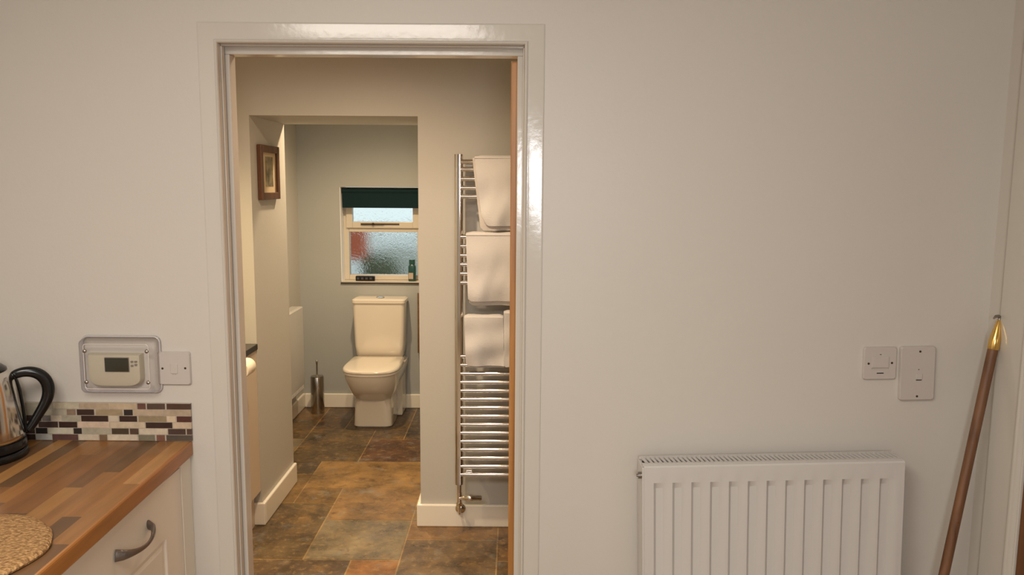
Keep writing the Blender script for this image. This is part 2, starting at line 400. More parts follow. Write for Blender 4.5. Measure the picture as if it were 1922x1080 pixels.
# moulded architrave swept round three sides
prof = [(-0.0005, 0.004), (-0.0005, -0.003), (0.0012, -0.0065), (0.0040, -0.0080), (0.0068, -0.0065), (0.0085, -0.0030), (0.0110, -0.0030), (0.0150, -0.0034), (0.047, -0.0030), (0.050, -0.0022), (0.051, 0.0)]
def archi(bm, x0, x1, zt, zb=0.0):
    rings = []
    for (px, pz, sx, sz) in ((x0, zb, -1, 0), (x0, zt, -1, 1), (x1, zt, 1, 1), (x1, zb, 1, 0)):
        rings.append([(px + sx * a, b, pz + sz * a) for a, b in prof])
    vr = [[bm.verts.new(p) for p in r] for r in rings]
    for A, B in zip(vr, vr[1:]):
        for i in range(len(prof) - 1): bm.faces.new((A[i], A[i + 1], B[i + 1], B[i]))
bm = BM(); archi(bm, LX0, LX1, LZ)
o = obj('architrave', bm, m_gloss, door1, smooth=True)
o.data.set_sharp_from_angle(angle=math.radians(9))
# stepped moulding down the reveal, then the stop the door shuts on
bm = BM()
SW, SY = 0.021, 0.050
for (x, s_, sw) in ((LX0, 1, 0.012), (LX1, -1, 0.0185)):
    a, b = sorted((x, x + s_ * sw)); box(bm, a, b, SY, WT + 0.020, 0, LZ - SW)
    a, b = sorted((x, x + s_ * 0.004)); box(bm, a, b, 0.018, 0.034, 0, LZ - 0.004)
box(bm, LX0, LX1, SY, WT + 0.020, LZ - SW, LZ); box(bm, LX0, LX1, 0.018, 0.034, LZ - 0.004, LZ)
obj('door_stop', bm, m_gloss, door1, 0.002)

# open oak door leaf seen on its edge
d = thing('door_leaf', 'brown oak door standing open into the bathroom, seen edge-on beside the towels', 'door', (0.006, 0.10, 0.006))
bm = BM(); box(bm, -0.012, 0.026, 0.100, 0.860, 0.008, 1.975)
obj('leaf', bm, m_oak, d, 0.002)
bm = BM()
for k in range(5):
    box(bm, 0.026, 0.034, 0.110 + k * 0.148, 0.110 + k * 0.148 + 0.142, 0.02, 1.965)
obj('planking', bm, m_oak, d, 0.002)
for z in (0.25, 1.0, 1.75):
    bm = BM(); cyl(bm, (0.012, 0.0985, z - 0.045), (0.012, 0.0985, z + 0.045), 0.0055, n=12); obj('hinge', bm, m_brass, d, smooth=True)

# right-hand door: casing on the right wall and closed brown leaf
bm = BM()
box(bm, RW - 0.004, 1.36, -0.196, -0.10, 0, 2.0); box(bm, RW - 0.004, 1.36, -1.06, -0.945, 0, 2.0); box(bm, RW - 0.004, 1.36, -1.06, -0.10, 2.0, 2.06)
door2 = struct('door_2', bm, m_gloss, 0.002)
bm = BM()
rr = []
for (py, pz, sy, sz) in ((-0.188, 0, 1, 0), (-0.188, 1.985, 1, 1), (-0.960, 1.985, -1, 1), (-0.960, 0, -1, 0)):
    rr.append([(RW - 0.004 + b * 1.6, py + sy * a * 2.6, pz + sz * a * 1.0) for a, b in prof])
vr = [[bm.verts.new(p) for p in r] for r in rr]
for A, B in zip(vr, vr[1:]):
    for i in range(len(prof) - 1): bm.faces.new((A[i], A[i + 1], B[i + 1], B[i]))
obj('architrave', bm, m_gloss, door2, smooth=True)
dl = thing('door_leaf', 'brown wooden door just showing at the right edge, beyond the white door casing', 'door', (RW + 0.03, -0.58, 0.006))
bm = BM(); box(bm, RW + 0.001, RW + 0.041, -0.943, -0.198, 0.008, 1.995); obj('leaf', bm, m_brown_door, dl, 0.002)
bm = BM(); box(bm, RW - 0.008, RW + 0.001, -0.235, -0.200, 1.03, 1.11); obj('latch', bm, m_bronze, dl, 0.002)

# ------------------------------------------------------------------ far window
yw = YF + 0.10
bm = BM()
fx0, fx1, fz0, fz1 = WX0 + 0.002, WX1 - 0.002, WZ0 + 0.004, WZ1 - 0.002
fw = 0.038
box(bm, fx0, fx0 + fw, yw, yw + 0.06, fz0, fz1); box(bm, fx1 - fw, fx1, yw, yw + 0.06, fz0, fz1)
box(bm, fx0 + fw, fx1 - fw, yw, yw + 0.06, fz0, fz0 + 0.036); box(bm, fx0 + fw, fx1 - fw, yw, yw + 0.06, fz1 - fw, fz1)
box(bm, fx0 + fw, fx1 - fw, yw, yw + 0.06, 1.292, 1.335)
win = struct('window_1', bm, m_upvc, 0.003)
bm = BM()
sx0, sx1, sz0, sz1 = fx0 + 0.022, fx1 - 0.022, 1.322, fz1 - 0.022
box(bm, sx0, sx0 + 0.046, yw - 0.016, yw + 0.03, sz0, sz1); box(bm, sx1 - 0.046, sx1, yw - 0.016, yw + 0.03, sz0, sz1)
box(bm, sx0 + 0.046, sx1 - 0.046, yw - 0.016, yw + 0.03, sz0, sz0 + 0.045); box(bm, sx0 + 0.046, sx1 - 0.046, yw - 0.016, yw + 0.03, sz1 - 0.046, sz1)
obj('vent_sash', bm, m_upvc, win, 0.003)
bm = BM(); box(bm, sx0 + 0.046, sx1 - 0.046, yw + 0.008, yw + 0.014, sz0 + 0.045, sz1 - 0.046); obj('upper_pane', bm, m_glass, win)
bm = BM(); box(bm, fx0 + fw, fx1 - fw, yw + 0.024, yw + 0.030, fz0 + 0.036, 1.292); obj('lower_pane', bm, m_glass, win)
bm = BM(); box(bm, -1.12, -0.95, yw - 0.030, yw - 0.016, 1.346, 1.356); cyl(bm, (-1.03, yw - 0.018, 1.351), (-1.03, yw - 0.034, 1.351), 0.010); box(bm, -0.95, -0.84, yw - 0.026, yw - 0.018, 1.348, 1.356)
obj('window_stay', bm, m_bronze, win, 0.002)
bm = BM(); box(bm, WX0 - 0.004, WX1 + 0.004, YF - 0.010, YF + 0.03, WZ0 - 0.014, WZ0 - 0.004); obj('sill_edge', bm, m_dark, win)
bm = BM(); box(bm, WX0 + 0.001, WX1 - 0.001, YF, yw + 0.10, WZ0 - 0.004, WZ0 + 0.003); obj('sill', bm, m_upvc, win)
bm = BM(); box(bm, WX0, WX0 + 0.004, YF, yw, WZ0 + 0.003, WZ1); box(bm, WX1 - 0.004, WX1, YF, yw, WZ0 + 0.003, WZ1); obj('reveal_daylight_boards', bm, m_white_out, win)  # white boards added so the reveal looks daylit by its colour
# blind
bl = thing('roller_blind', 'dark teal roller blind drawn a little way down over the small window', 'blind', (-0.95, YF + 0.03, 1.48))
bm = BM(); box(bm, -1.240, -0.685, YF + 0.022, YF + 0.025, 1.478, 1.600); obj('fabric', bm, m_blind, bl)
bm = BM(); box(bm, -1.240, -0.685, YF + 0.019, YF + 0.028, 1.470, 1.484); obj('bottom_bar', bm, m_blind, bl, 0.002)
bm = BM(); cyl(bm, (-1.243, YF + 0.036, 1.590), (-0.682, YF + 0.036, 1.590), 0.020, n=20); obj('roller', bm, m_blind, bl, smooth=True)
# things on the sill
so = thing('remote_control', 'small black slab lying on the windowsill behind the toilet', 'remote control', (-1.1, YF + 0.03, WZ0 + 0.003))
bm = BM(); box(bm, -1.155, -1.015, YF + 0.020, YF + 0.052, WZ0 + 0.003, WZ0 + 0.040); obj('case', bm, m_black, so, 0.006, seg=3)
bm = BM()
for k in range(4): box(bm, -1.145 + k * 0.031, -1.127 + k * 0.031, YF + 0.0185, YF + 0.021, WZ0 + 0.014, WZ0 + 0.030)
obj('buttons', bm, plain('grey_button', srgb(70, 66, 70), 0.4), so)
so = thing('bottle', 'dark teal bottle with pale label at the right end of the windowsill', 'bottle', (-0.745, YF + 0.045, WZ0 + 0.003))
def slab_bottle(bm, cx, cy, z0, secs):
    loft(bm, [[(x, y, z0 + z) for x, y in rrect(cx, cy, w_, d_, min(w_, d_) * 0.45, 4)] for z, w_, d_ in secs])
bm = BM(); slab_bottle(bm, -0.745, YF + 0.045, WZ0 + 0.003, [(0, 0.050, 0.034), (0.004, 0.056, 0.040), (0.105, 0.056, 0.040), (0.118, 0.046, 0.034), (0.122, 0.030, 0.030)]); obj('body', bm, m_teal, so, smooth=True)
bm = BM(); slab_bottle(bm, -0.745, YF + 0.045, WZ0 + 0.003, [(0.122, 0.044, 0.034), (0.158, 0.044, 0.034)]); obj('cap', bm, m_teal, so, 0.002)
bm = BM(); box(bm, -0.768, -0.735, YF + 0.0235, YF + 0.0255, WZ0 + 0.02, WZ0 + 0.065); obj('label', bm, m_pink, so)

# outside the window
bm = BM(); box(bm, -6, 6, YF + 0.3, 12, -0.3, -0.2)
g = obj('garden_paving', bm, m_paving); g['kind'] = 'structure'
bm = BM(); box(bm, -2.6, -1.34, 4.9, 5.2, 0.98, 1.26)
tag(obj('brick_wall', bm, m_brick, bevel=0.01), 'blurred red brick wall seen at left through the lower window pane', 'wall')
bm = BM(); box(bm, -2.6, -1.41, 4.86, 5.24, -0.2, 0.98)
tag(obj('rendered_base', bm, m_white_out, bevel=0.01), 'pale lilac-white base under the blurred red brick outside the window', 'wall')
bm = BM(); box(bm, -5, 4, 8.0, 8.2, -0.2, 1.02)
tag(obj('garden_wall', bm, m_paving), 'pale grey garden wall blurred across the back of the lower window pane', 'wall')
def blob(bm, c, r, seed, amp=0.18, squash=(1, 1, 1)):
    rnd = random.Random(seed); ph = [rnd.uniform(0, 6.28) for _ in range(6)]
    g = bmesh.ops.create_icosphere(bm, subdivisions=4, radius=1)
    for v in g['verts']:
        n = v.co.normalized()
        k = 1 + amp * (math.sin(n.x * 5 + ph[0]) * math.sin(n.y * 6 + ph[1]) + 0.5 * math.sin(n.z * 11 + ph[2]) * math.sin(n.x * 13 + ph[3]))
        v.co = Vector(c) + Vector((n.x * squash[0], n.y * squash[1], n.z * squash[2])) * r * k
bm = BM(); blob(bm, (-1.44, 5.9, 0.66), 0.30, 3, 0.10, (1.0, 0.9, 0.92)); cyl(bm, (-1.42, 5.9, -0.2), (-1.42, 5.9, 0.55), 0.05)
tag(obj('garden_bush', bm, m_leaf, smooth=True), 'rounded dark green bush seen blurred through the lower window pane', 'bush')
bm = BM()  # tube and posts added outside to imitate a light streak on the glass
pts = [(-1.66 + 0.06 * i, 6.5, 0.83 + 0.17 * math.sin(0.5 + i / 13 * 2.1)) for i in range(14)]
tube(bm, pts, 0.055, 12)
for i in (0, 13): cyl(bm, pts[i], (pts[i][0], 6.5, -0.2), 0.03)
tag(obj('light_streak_tube', bm, m_white_out, smooth=True), 'curved white tube added outside to make the light streak on the lower window pane', 'light streak')

# ------------------------------------------------------------------ picture in the passage
p = thing('framed_picture', 'small portrait picture in brown wood frame on the passage wall', 'picture', (PX0, 1.87, 1.57))
def yz_frame(bm, x0, x1, y0, y1, z0, z1, w_):
    box(bm, x0, x1, y0, y0 + w_, z0, z1); box(bm, x0, x1, y1 - w_, y1, z0, z1)
    box(bm, x0, x1, y0 + w_, y1 - w_, z0, z0 + w_); box(bm, x0, x1, y0 + w_, y1 - w_, z1 - w_, z1)
bm = BM(); yz_frame(bm, PX0 + 0.001, PX0 + 0.022, 1.69, 1.985, 1.565, 1.825, 0.034); obj('frame', bm, m_frame, p, 0.003)
bm = BM(); box(bm, PX0 + 0.001, PX0 + 0.010, 1.722, 1.953, 1.597, 1.793); obj('mount', bm, m_mount, p)
bm = BM(); box(bm, PX0 + 0.010, PX0 + 0.0108, 1.785, 1.905, 1.628, 1.772); obj('print', bm, m_print, p)

# ------------------------------------------------------------------ toilet
TX = -0.955
t = thing('toilet', 'white close-coupled toilet with square lid, below the small window', 'toilet', (TX, 3.40, 0))
def dring(z, hw, yf, ex, yb=3.630, n=40, back=None):
    """D-shaped ring, round to the front, square at the back"""
    pts = []; yc = yf + hw * 1.15
    for i in range(n + 1):
        a = math.pi * i / n
        c, s = math.cos(a), math.sin(a)
        pts.append((TX + hw * (abs(c) ** (2 / ex)) * (1 if c >= 0 else -1), yc - (yc - yf) * (abs(s) ** (2 / ex)), z))
    bw = hw if back is None else back
    pts += [(TX - bw, yb, z), (TX + bw, yb, z)]
    return pts
bm = BM()
loft(bm, [dring(0, .128, 3.165, 7), dring(.008, .134, 3.158, 7), dring(.14, .128, 3.168, 7), dring(.185, .124, 3.165, 5), dring(.205, .130, 3.140, 3.4), dring(.235, .148, 3.095, 2.8), dring(.27, .160, 3.055, 2.6), dring(.315, .173, 3.022, 2.5), dring(.36, .181, 3.003, 2.6), dring(.388, .184, 2.998, 2.7)])
obj('pan', bm, m_ceramic, t, smooth=True, auto=True)
bm = BM(); box(bm, TX - .165, TX + .165, 3.44, 3.640, 0, 0.40); obj('rear_shroud', bm, m_ceramic, t, 0.012, seg=3)
bm = BM(); loft(bm, [dring(.389, .184, 2.998, 2.8, 3.45, back=.17), dring(.391, .188, 2.991, 2.8, 3.45, back=.175), dring(.405, .188, 2.991, 2.8, 3.45, back=.175)]); obj('seat', bm, m_lid, t, smooth=True)
bm = BM(); loft(bm, [dring(.407, .186, 2.993, 2.9, 3.455, back=.176), dring(.410, .190, 2.988, 2.9, 3.455, back=.180), dring(.420, .190, 2.988, 2.9, 3.455, back=.180), dring(.427, .185, 2.995, 2.9, 3.452, back=.175), dring(.430, .175, 3.015, 2.9, 3.445, back=.160), dring(.4305, .10, 3.10, 2.6, 3.40, back=.10)]); obj('lid', bm, m_lid, t, smooth=True)
for s in (-1, 1):
    bm = BM(); cyl(bm, (TX + s * .10 - .018, 3.452, .418), (TX + s * .10 + .018, 3.452, .418), .009); obj('hinge', bm, m_chrome, t, smooth=True)
bm = BM()
loft(bm, [[(x, y, z) for x, y in rrect(TX, (yf + 3.640) / 2, 2 * hw, 3.640 - yf, .028, 5)] for z, hw, yf in ((.40, .150, 3.50), (.43, .166, 3.470), (.50, .174, 3.462), (.70, .180, 3.456), (.806, .183, 3.455))])
obj('cistern', bm, m_ceramic, t, smooth=True)
bm = BM()
loft(bm, [[(x, y, z) for x, y in rrect(TX, (yf + 3.642) / 2, 2 * hw, 3.642 - yf, .030, 5)] for z, hw, yf in ((.806, .184, 3.452), (.809, .189, 3.447), (.829, .189, 3.447), (.835, .182, 3.454))])
obj('cistern_lid', bm, m_ceramic, t, smooth=True)
bm = BM(); lathe(bm, (TX, 3.545, .835), [(.030, 0), (.030, .006), (.024, .009), (.004, .012)], 28); obj('flush_button', bm, m_chrome, t, smooth=True)
bm = BM(); cyl(bm, (TX + .167, 3.30 + .16, .36), (TX + .178, 3.46, .36), .008); obj('fixing_cap', bm, m_chrome, t, smooth=True)

# toilet brush
b_ = thing('toilet_brush', 'tall steel toilet brush holder on the floor left of the toilet', 'toilet brush', (-1.409, 3.50, 0))
bm = BM(); lathe(bm, (-1.409, 3.50, 0), [(.044, 0), (.047, .004), (.047, .262), (.045, .266)], 36); obj('holder', bm, m_steel, b_, smooth=True)
bm = BM(); lathe(bm, (-1.409, 3.50, .266), [(.044, 0), (.044, .006), (.014, .012), (.006, .014)], 36); obj('lid', bm, m_steel, b_, smooth=True)
bm = BM(); lathe(bm, (-1.409, 3.50, .275), [(.0055, 0), (.0055, .085), (.0075, .088), (.0075, .108), (.004, .112)], 16); obj('handle', bm, m_steel, b_, smooth=True)

# brown cloth hanging beside the toilet
bm = BM()
rings = []
for i in range(9):
    z = 0.86 - i * 0.055
    rings.append([(x, YF - 0.03 + 0.008 * math.sin(x * 120 + z * 4) + dy, z) for x, dy in [(-0.700 + 0.02 * k, 0.0) for k in range(9)]] + [(x, YF - 0.022 + 0.008 * math.sin(x * 120 + z * 4), z) for x in [-0.700 + 0.02 * k for k in range(8, -1, -1)]])
loft(bm, rings)
tag(obj('hand_towel', bm, m_curt, smooth=True), 'mottled brown cloth hanging against the far wall right of the toilet', 'towel')
for o in (bpy.data.objects['hand_towel'],): pass

# ------------------------------------------------------------------ panel radiators
def radiator_panel(name, L, Hh, T, n, label, loc, rot, cat='radiator', flutes=True):
    """local frame: x along the wall from 0 to L, -y away from the wall, z up from 0 to Hh"""
    r = thing(name, label, cat, loc, rot); r['local'] = 1
    bm = BM()
    xs = [0.0, 0.006]; prof_x = [0, 1]
    pts = [(0, 0), (0.012, 0)] if False else []
    m0 = 0.020; pitch_ = (L - 2 * m0) / n
    xl = [(0, 0.0), (m0 * 0.6, 0)]
    for i in range(n):
        a = m0 + i * pitch_
        xl += [(a + pitch_ * .10, 0), (a + pitch_ * .24, 1), (a + pitch_ * .62, 1), (a + pitch_ * .88, 0)]
    xl += [(L - m0 * 0.6, 0), (L, 0)]
    zl = [(0.0, 0), (0.035, 0), (0.058, 1), (Hh - 0.062, 1), (Hh - 0.045, 0), (Hh - 0.004, 0), (Hh, 0)]
    dep = 0.008 if flutes else 0.0
    grid = []
    for z, kz in zl:
        row = []
        for x, kx in xl:
            y = -T + dep * kx * kz
            if z in (0.0, Hh): y += 0.004
            row.append(bm.verts.new((x, y, z)))
        grid.append(row)
    for a, b in zip(grid, grid[1:]):
        for i in range(len(xl) - 1): bm.faces.new((a[i], a[i + 1], b[i + 1], b[i]))
    # returns at the rim
    for row, z in ((grid[0], 0), (grid[-1], Hh)):
        back = [bm.verts.new((v.co.x, -T + 0.016, z)) for v in row]
        for i in range(len(row) - 1): bm.faces.new((row[i], row[i + 1], back[i + 1], back[i]))
    for k in (0, -1):
        col_ = [row[k] for row in grid]; bk = [bm.verts.new((v.co.x, -T + 0.016, v.co.z)) for v in col_]
        for i in range(len(col_) - 1): bm.faces.new((col_[i], col_[i + 1], bk[i + 1], bk[i]))
    p_ = obj('front_panel', bm, m_rad, r, smooth=True)
    p_.data.set_sharp_from_angle(angle=math.radians(25))
    bm = BM(); box(bm, 0.004, L - 0.004, -T + 0.016, -0.034, 0.02, Hh - 0.020); obj('convector', bm, m_rad, r)
    # side covers
    for x0, x1 in ((-0.004, 0.004), (L - 0.004, L + 0.004)):
        bm = BM(); box(bm, x0, x1, -T + 0.006, -0.024, 0.015, Hh - 0.006); obj('side_cover', bm, m_rad, r, 0.002)
    # top grille: slanted slots over a dark strip that paints in the shade beneath
    bm = BM(); y0, y1 = -T + 0.012, -0.026
    box(bm, -0.002, L + 0.002, y0, y0 + 0.014, Hh - 0.004, Hh + 0.001); box(bm, -0.002, L + 0.002, y1 - 0.010, y1, Hh - 0.004, Hh + 0.001)
    ns = int(L / 0.0125)
    for i in range(ns + 1):
        x = 0.002 + (L - 0.014) * i / ns
        v = [bm.verts.new(c) for c in ((x, y1 - 0.008, Hh - 0.002), (x + 0.0068, y1 - 0.008, Hh - 0.002), (x + 0.0148, y0 + 0.012, Hh - 0.002), (x + 0.008, y0 + 0.012, Hh - 0.002))]
        v2 = [bm.verts.new((q.co.x, q.co.y, Hh + 0.001)) for q in v]
        bm.faces.new(v[::-1]); bm.faces.new(v2)
        for k in range(4): bm.faces.new((v[k], v[(k + 1) % 4], v2[(k + 1) % 4], v2[k]))
    obj('top_grille', bm, m_rad, r)
    bm = BM(); box(bm, 0.006, L - 0.006, y0 + 0.004, y1 - 0.004, Hh - 0.016, Hh - 0.011); obj('grille_shade_strip', bm, m_dark, r)
    for x in (0.12, L - 0.12):
        bm = BM(); box(bm, x - 0.015, x + 0.015, -0.034, -0.001, 0.06, Hh - 0.06); obj('wall_bracket', bm, m_rad, r)
    return r
rk = radiator_panel('radiator', 0.675, 0.60, 0.105, 13, 'white ribbed panel radiator on the kitchen wall, slotted top grille', (0.358, 0, 0.325), (0, math.radians(-1.7), 0))
bm = BM(); cyl(bm, (-0.004, -0.086, 0.570), (-0.013, -0.086, 0.570), 0.009, n=14); cyl(bm, (-0.013, -0.086, 0.570), (-0.017, -0.086, 0.570), 0.004, n=8)
obj('bleed_valve', bm, m_hook, rk, smooth=True)
for x in (0.03, 0.645):
    bm = BM(); cyl(bm, (x, -0.07, 0.02), (x, -0.07, -0.30), 0.0075, n=14); obj('pipe', bm, m_rad, rk, smooth=True)
rb = radiator_panel('radiator', 0.95, 0.565, 0.100, 18, 'pale smooth-fronted panel radiator in the toilet alcove, partly hidden by the wall corner', (-1.555, 2.385, 0.235), (0, 0, 0), flutes=False)
rb.rotation_euler = (0, 0, math.radians(90))
bm = BM()
for k in range(36): box(bm, 0.01 + k * 0.026, 0.024 + k * 0.026, -0.100, -0.040, -0.006, 0.020)
obj('bottom_fins', bm, m_rad, rb, 0.002)

# ------------------------------------------------------------------ chrome towel rail
RY = 1.500
tr = thing('towel_rail', 'tall chrome ladder towel rail on the bathroom wall, hung with white towels', 'towel radiator', (-0.02, Y1, 0.25))
XL, XR = -0.2505, 0.225
for x in (XL, XR):
    bm = BM()
    loft(bm, [[(a, b, z) for a, b in rrect(x, RY, 0.038, 0.044, 0.012, 5)] for z in (0.252, 0.256, 1.774, 1.778)])
    obj('upright', bm, m_chrome, tr, smooth=True)
BARS = [1.745, 1.712, 1.670, 1.630, 1.592] + [1.412 - i * 0.0415 for i in range(6)] + [0.784 + 0.0405 * k for k in (2, 1)] + [0.784 - i * 0.0402 for i in range(13)]
bar0 = None
for z in BARS:
    if bar0 is None:
        bm = BM(); cyl(bm, (XL + 0.008, RY - 0.012, z), (XR - 0.008, RY - 0.012, z), 0.0112, n=24, cap=False); bar0 = obj('bar', bm, m_chrome, tr, smooth=True); z0_ = z
    else:
        o = bar0.copy(); C.objects.link(o); o.parent = tr; o.location = (0, 0, z - z0_)
for x in (-0.205, 0.165):
    for z in (1.731, 0.325):
        bm = BM(); lathe(bm, (x, RY - 0.002, z), [(.016, 0), (.018, 0.004), (.018, .02), (.011, .024), (.011, 0.098)], 20, 'y'); obj('wall_bracket', bm, m_chrome, tr, smooth=True)
for x in (XL, XR):
    s = 1 if x < 0 else -1
    bm = BM(); cyl(bm, (x, RY, .252), (x, RY, .206), .0115, n=18); cyl(bm, (x, RY, .206), (x, RY, .160), .013, n=18); cyl(bm, (x, RY, .160), (x, RY, .142), .016, n=6); obj('valve_body', bm, m_chrome, tr, smooth=True)
    bm = BM(); tube(bm, [(x, RY, .145), (x, RY, .112), (x, RY + .012, .098), (x, RY + .05, .094), (x, RY + .081, .094)], .0065, 12); obj('valve_pipe', bm, m_chrome, tr, smooth=True)
    bm = BM(); lathe(bm, (x, Y1 - .0185, .094), [(.008, -.012), (.022, -.006), (.026, 0)], 28, 'y'); obj('pipe_collar', bm, m_chrome, tr, smooth=True)
    bm = BM(); lathe(bm, (x, RY - 0.004, .183), [(.010, 0), (.011, s * .03), (.0155, s * .036), (.0155, s * .06), (.0125, s * .066), (.0125, s * .102), (.009, s * .106)], 24, 'x'); obj('valve_head', bm, m_chrome, tr, smooth=True)

# towels: cloth folded over a bar, front and back falls with thickness
def towel(name, label, x0, x1, ztop, zfront, zback, seed, y_front, th=0.012, rc=0.03, slant=0.0, mat_=m_towel, group='white towels on the chrome rail', belly=0.010):
    rnd = random.Random(seed); ph = [rnd.uniform(0, 6.28) for _ in range(5)]
    r = thing(name, label, 'towel', ((x0 + x1) / 2, y_front, zfront), group=None)
    def sheet(bm, zb, ybase, sgn, thick, nx=22, nz=22):
        fr, bk = [], []
        for j in range(nz + 1):
            v = j / nz; rowf, rowb = [], []
            for i in range(nx + 1):
                u = i / nx; x = x0 + (x1 - x0) * u + slant * v * (1 - u * 0.4)
                z = ztop + (zb - ztop) * v
                e = 0.0
                d = min(u * (x1 - x0), rc)      # rounded lower left corner
                if v > 0.5 and d < rc: e = (rc - math.sqrt(max(0, rc * rc - (rc - d) ** 2))) * max(0, (v - 0.5) * 2) ** 3
                z += e
                wv = 1.6 * (0.0035 * math.sin(x * 38 + ph[0] + v * 2.2) * v + 0.003 * math.sin(x * 17 + v * 6 + ph[1]) * v + 0.0022 * math.sin(v * 11 + ph[2] + x * 9) + 0.0035 * math.sin((x * 1.3 + z) * 31 + ph[4]) * v ** 2 * (1 - u * 0.5) + 0.0012 * math.sin(x * 90 + 3 * math.sin(v * 4 + ph[4])) * v + 0.004 * math.sin((u * 1.6 + v * 2.1) * 3 + ph[3]) * v * (1 - v))
                edge = min(1, min(u, 1 - u) * 10, ) ; top = min(1, v * 8)
                t_ = thick * (0.80 + 0.20 * math.sqrt(max(0, edge))) * (0.80 + 0.20 * math.sqrt(min(1, (1 - v) * 12)))
                yc = ybase + sgn * (wv + belly * math.sin(v * math.pi) * 0.4)
                rowf.append(bm.verts.new((x, yc - t_ / 2, z))); rowb.append(bm.verts.new((x, yc + t_ / 2, z)))
            fr.append(rowf); bk.append(rowb)
        for a in (fr, bk):
            for j in range(nz):
                for i in range(nx): bm.faces.new((a[j][i], a[j][i + 1], a[j + 1][i + 1], a[j + 1][i]))
        rim = [(0, i) for i in range(nx + 1)] + [(j, nx) for j in range(1, nz + 1)] + [(nz, i) for i in range(nx - 1, -1, -1)] + [(j, 0) for j in range(nz - 1, 0, -1)]
        for k in range(len(rim)):
            a, b = rim[k], rim[(k + 1) % len(rim)]
            bm.faces.new((fr[a[0]][a[1]], fr[b[0]][b[1]], bk[b[0]][b[1]], bk[a[0]][a[1]]))
    return r, sheet
def make_towel(name, label, x0, x1, ztop, zfront, zback, seed, layers, ytop=RY - 0.012, slant=0.0, rc=0.010):
    r, sheet = towel(name, label, x0, x1, ztop, zfront, zback, seed, ytop - 0.025, slant=slant, rc=rc)
    bm = BM(); sheet(bm, zfront, ytop - 0.038, -1, 0.009); obj('front_fall', bm, m_towel, r, smooth=True)
    bm = BM()       # roll over the bar
    nx = 22; rings = []
    for i in range(nx + 1):
        x = x0 + (x1 - x0) * i / nx; k = 0.6 + 0.4 * min(1, min(i, nx - i) / 2)
        rings.append([(x, ytop - 0.004 + 0.039 * math.cos(a), ztop - 0.006 + (0.015 * k) * math.sin(a)) for a in [math.pi * q / 10 for q in range(11)]] + [(x, ytop - 0.004 + 0.026 * math.cos(a), ztop - 0.016 + 0.012 * math.sin(a)) for a in [math.pi * q / 10 for q in range(10, -1, -1)]])
    loft(bm, rings); obj('top_fold', bm, m_towel, r, smooth=True)
    if layers:
        bm = BM(); r2, sheet2 = None, None
        dx, dz = layers
        save = towel('tmp', '', x0 + dx, x1, ztop - 0.004, zfront - dz, zback, seed, ytop, slant=slant, rc=0.012)
        bpy.data.objects.remove(save[0]); save[1](bm, zfront - dz, ytop - 0.0245, -1, 0.008)
        obj('inner_fold', bm, m_towel2, r, smooth=True)
    return r
make_towel('bath_towel', 'white towel hanging highest on the chrome rail, its corner rounded over a longer inner fold', -0.178, 0.130, 1.766, 1.463, 1.47, 11, (-0.010, 0.020), slant=0.036, rc=0.035)
make_towel('bath_towel', 'creased white towel hanging in the middle of the chrome rail', -0.216, 0.120, 1.428, 1.125, 1.14, 23, (0.004, 0.020), slant=0.010)
make_towel('bath_towel', 'smaller white towel hanging lowest at the left of the chrome rail', -0.224, -0.048, 1.052, 0.828, 0.86, 31, (0.004, 0.010), slant=0.008, rc=0.012)
make_towel('bath_towel', 'white towel beside the lowest one, mostly hidden by the open oak door', -0.046, 0.150, 1.072, 0.826, 0.86, 47, None, slant=0.002, rc=0.010)
for o in bpy.data.objects:
    if o.name.startswith('bath_towel'): o['group'] = 'white towels on the chrome rail'

# ------------------------------------------------------------------ bathroom vanity and toilet roll
vx = -1.215
v = thing('vanity_unit', 'pale vanity cabinet with black top, glimpsed left of the passage corner', 'vanity cabinet', (-1.53, Y1, 0))
bm = BM(); box(bm, -1.86, vx, 1.24, Y1 - 0.001, 0.17, 0.864); obj('body', bm, m_unit_bath, v, 0.002)
bm = BM(); box(bm, -1.86, vx + 0.008, 1.21, Y1 - 0.001, 0.865, 0.893); obj('worktop', bm, m_stone, v, 0.003)
bm = BM(); box(bm, -1.86, vx - 0.03, 1.29, Y1 - 0.02, 0.0, 0.17); obj('plinth', bm, m_unit_bath, v)
for k in range(2):
    x0 = -1.855 + k * 0.319
    bm = BM(); box(bm, x0, x0 + 0.314, 1.221, 1.239, 0.18, 0.855); dd = obj('door', bm, m_unit_bath, v, 0.003)
    bm = BM(); lathe(bm, (x0 + (0.28 if k == 0 else 0.034), 1.221, 0.74), [(.005, 0), (.006, -.012), (.013, -.018), (.012, -.026), (.004, -.028)], 20, 'y'); obj('knob', bm, m_chrome, dd, smooth=True)
tp = thing('toilet_roll', 'white toilet roll on the end of the vanity cabinet beside the door jamb', 'toilet roll', (-1.165, 1.32, 0.80))
bm = BM(); cx0 = (-1.176, 1.26, 0.842)
def ring_tube(bm, c, ro, ri, L_, n=36):
    rings = []
    for r0, h in ((ri, 0), (ro - .002, 0), (ro, .002), (ro, L_ - .002), (ro - .002, L_), (ri, L_)):
        rings.append([Vector(c) + Vector((r0 * math.cos(q), h, r0 * math.sin(q))) for q in [2 * math.pi * i / n for i in range(n)]])
    vr = loft(bm, rings, False, False)
    for i in range(n): bm.faces.new((vr[0][i], vr[0][(i + 1) % n], vr[-1][(i + 1) % n], vr[-1][i]))
ring_tube(bm, cx0, .037, .0185, .10); obj('paper', bm, m_paper, tp, smooth=True)
bm = BM(); ring_tube(bm, (cx0[0], cx0[1] + .001, cx0[2]), .0183, .017, .098); obj('core', bm, m_card, tp, smooth=True)
hd = thing('toilet_roll_holder', 'chrome arm carrying the toilet roll on the vanity side', 'toilet roll holder', (-1.21, 1.38, 0.845))
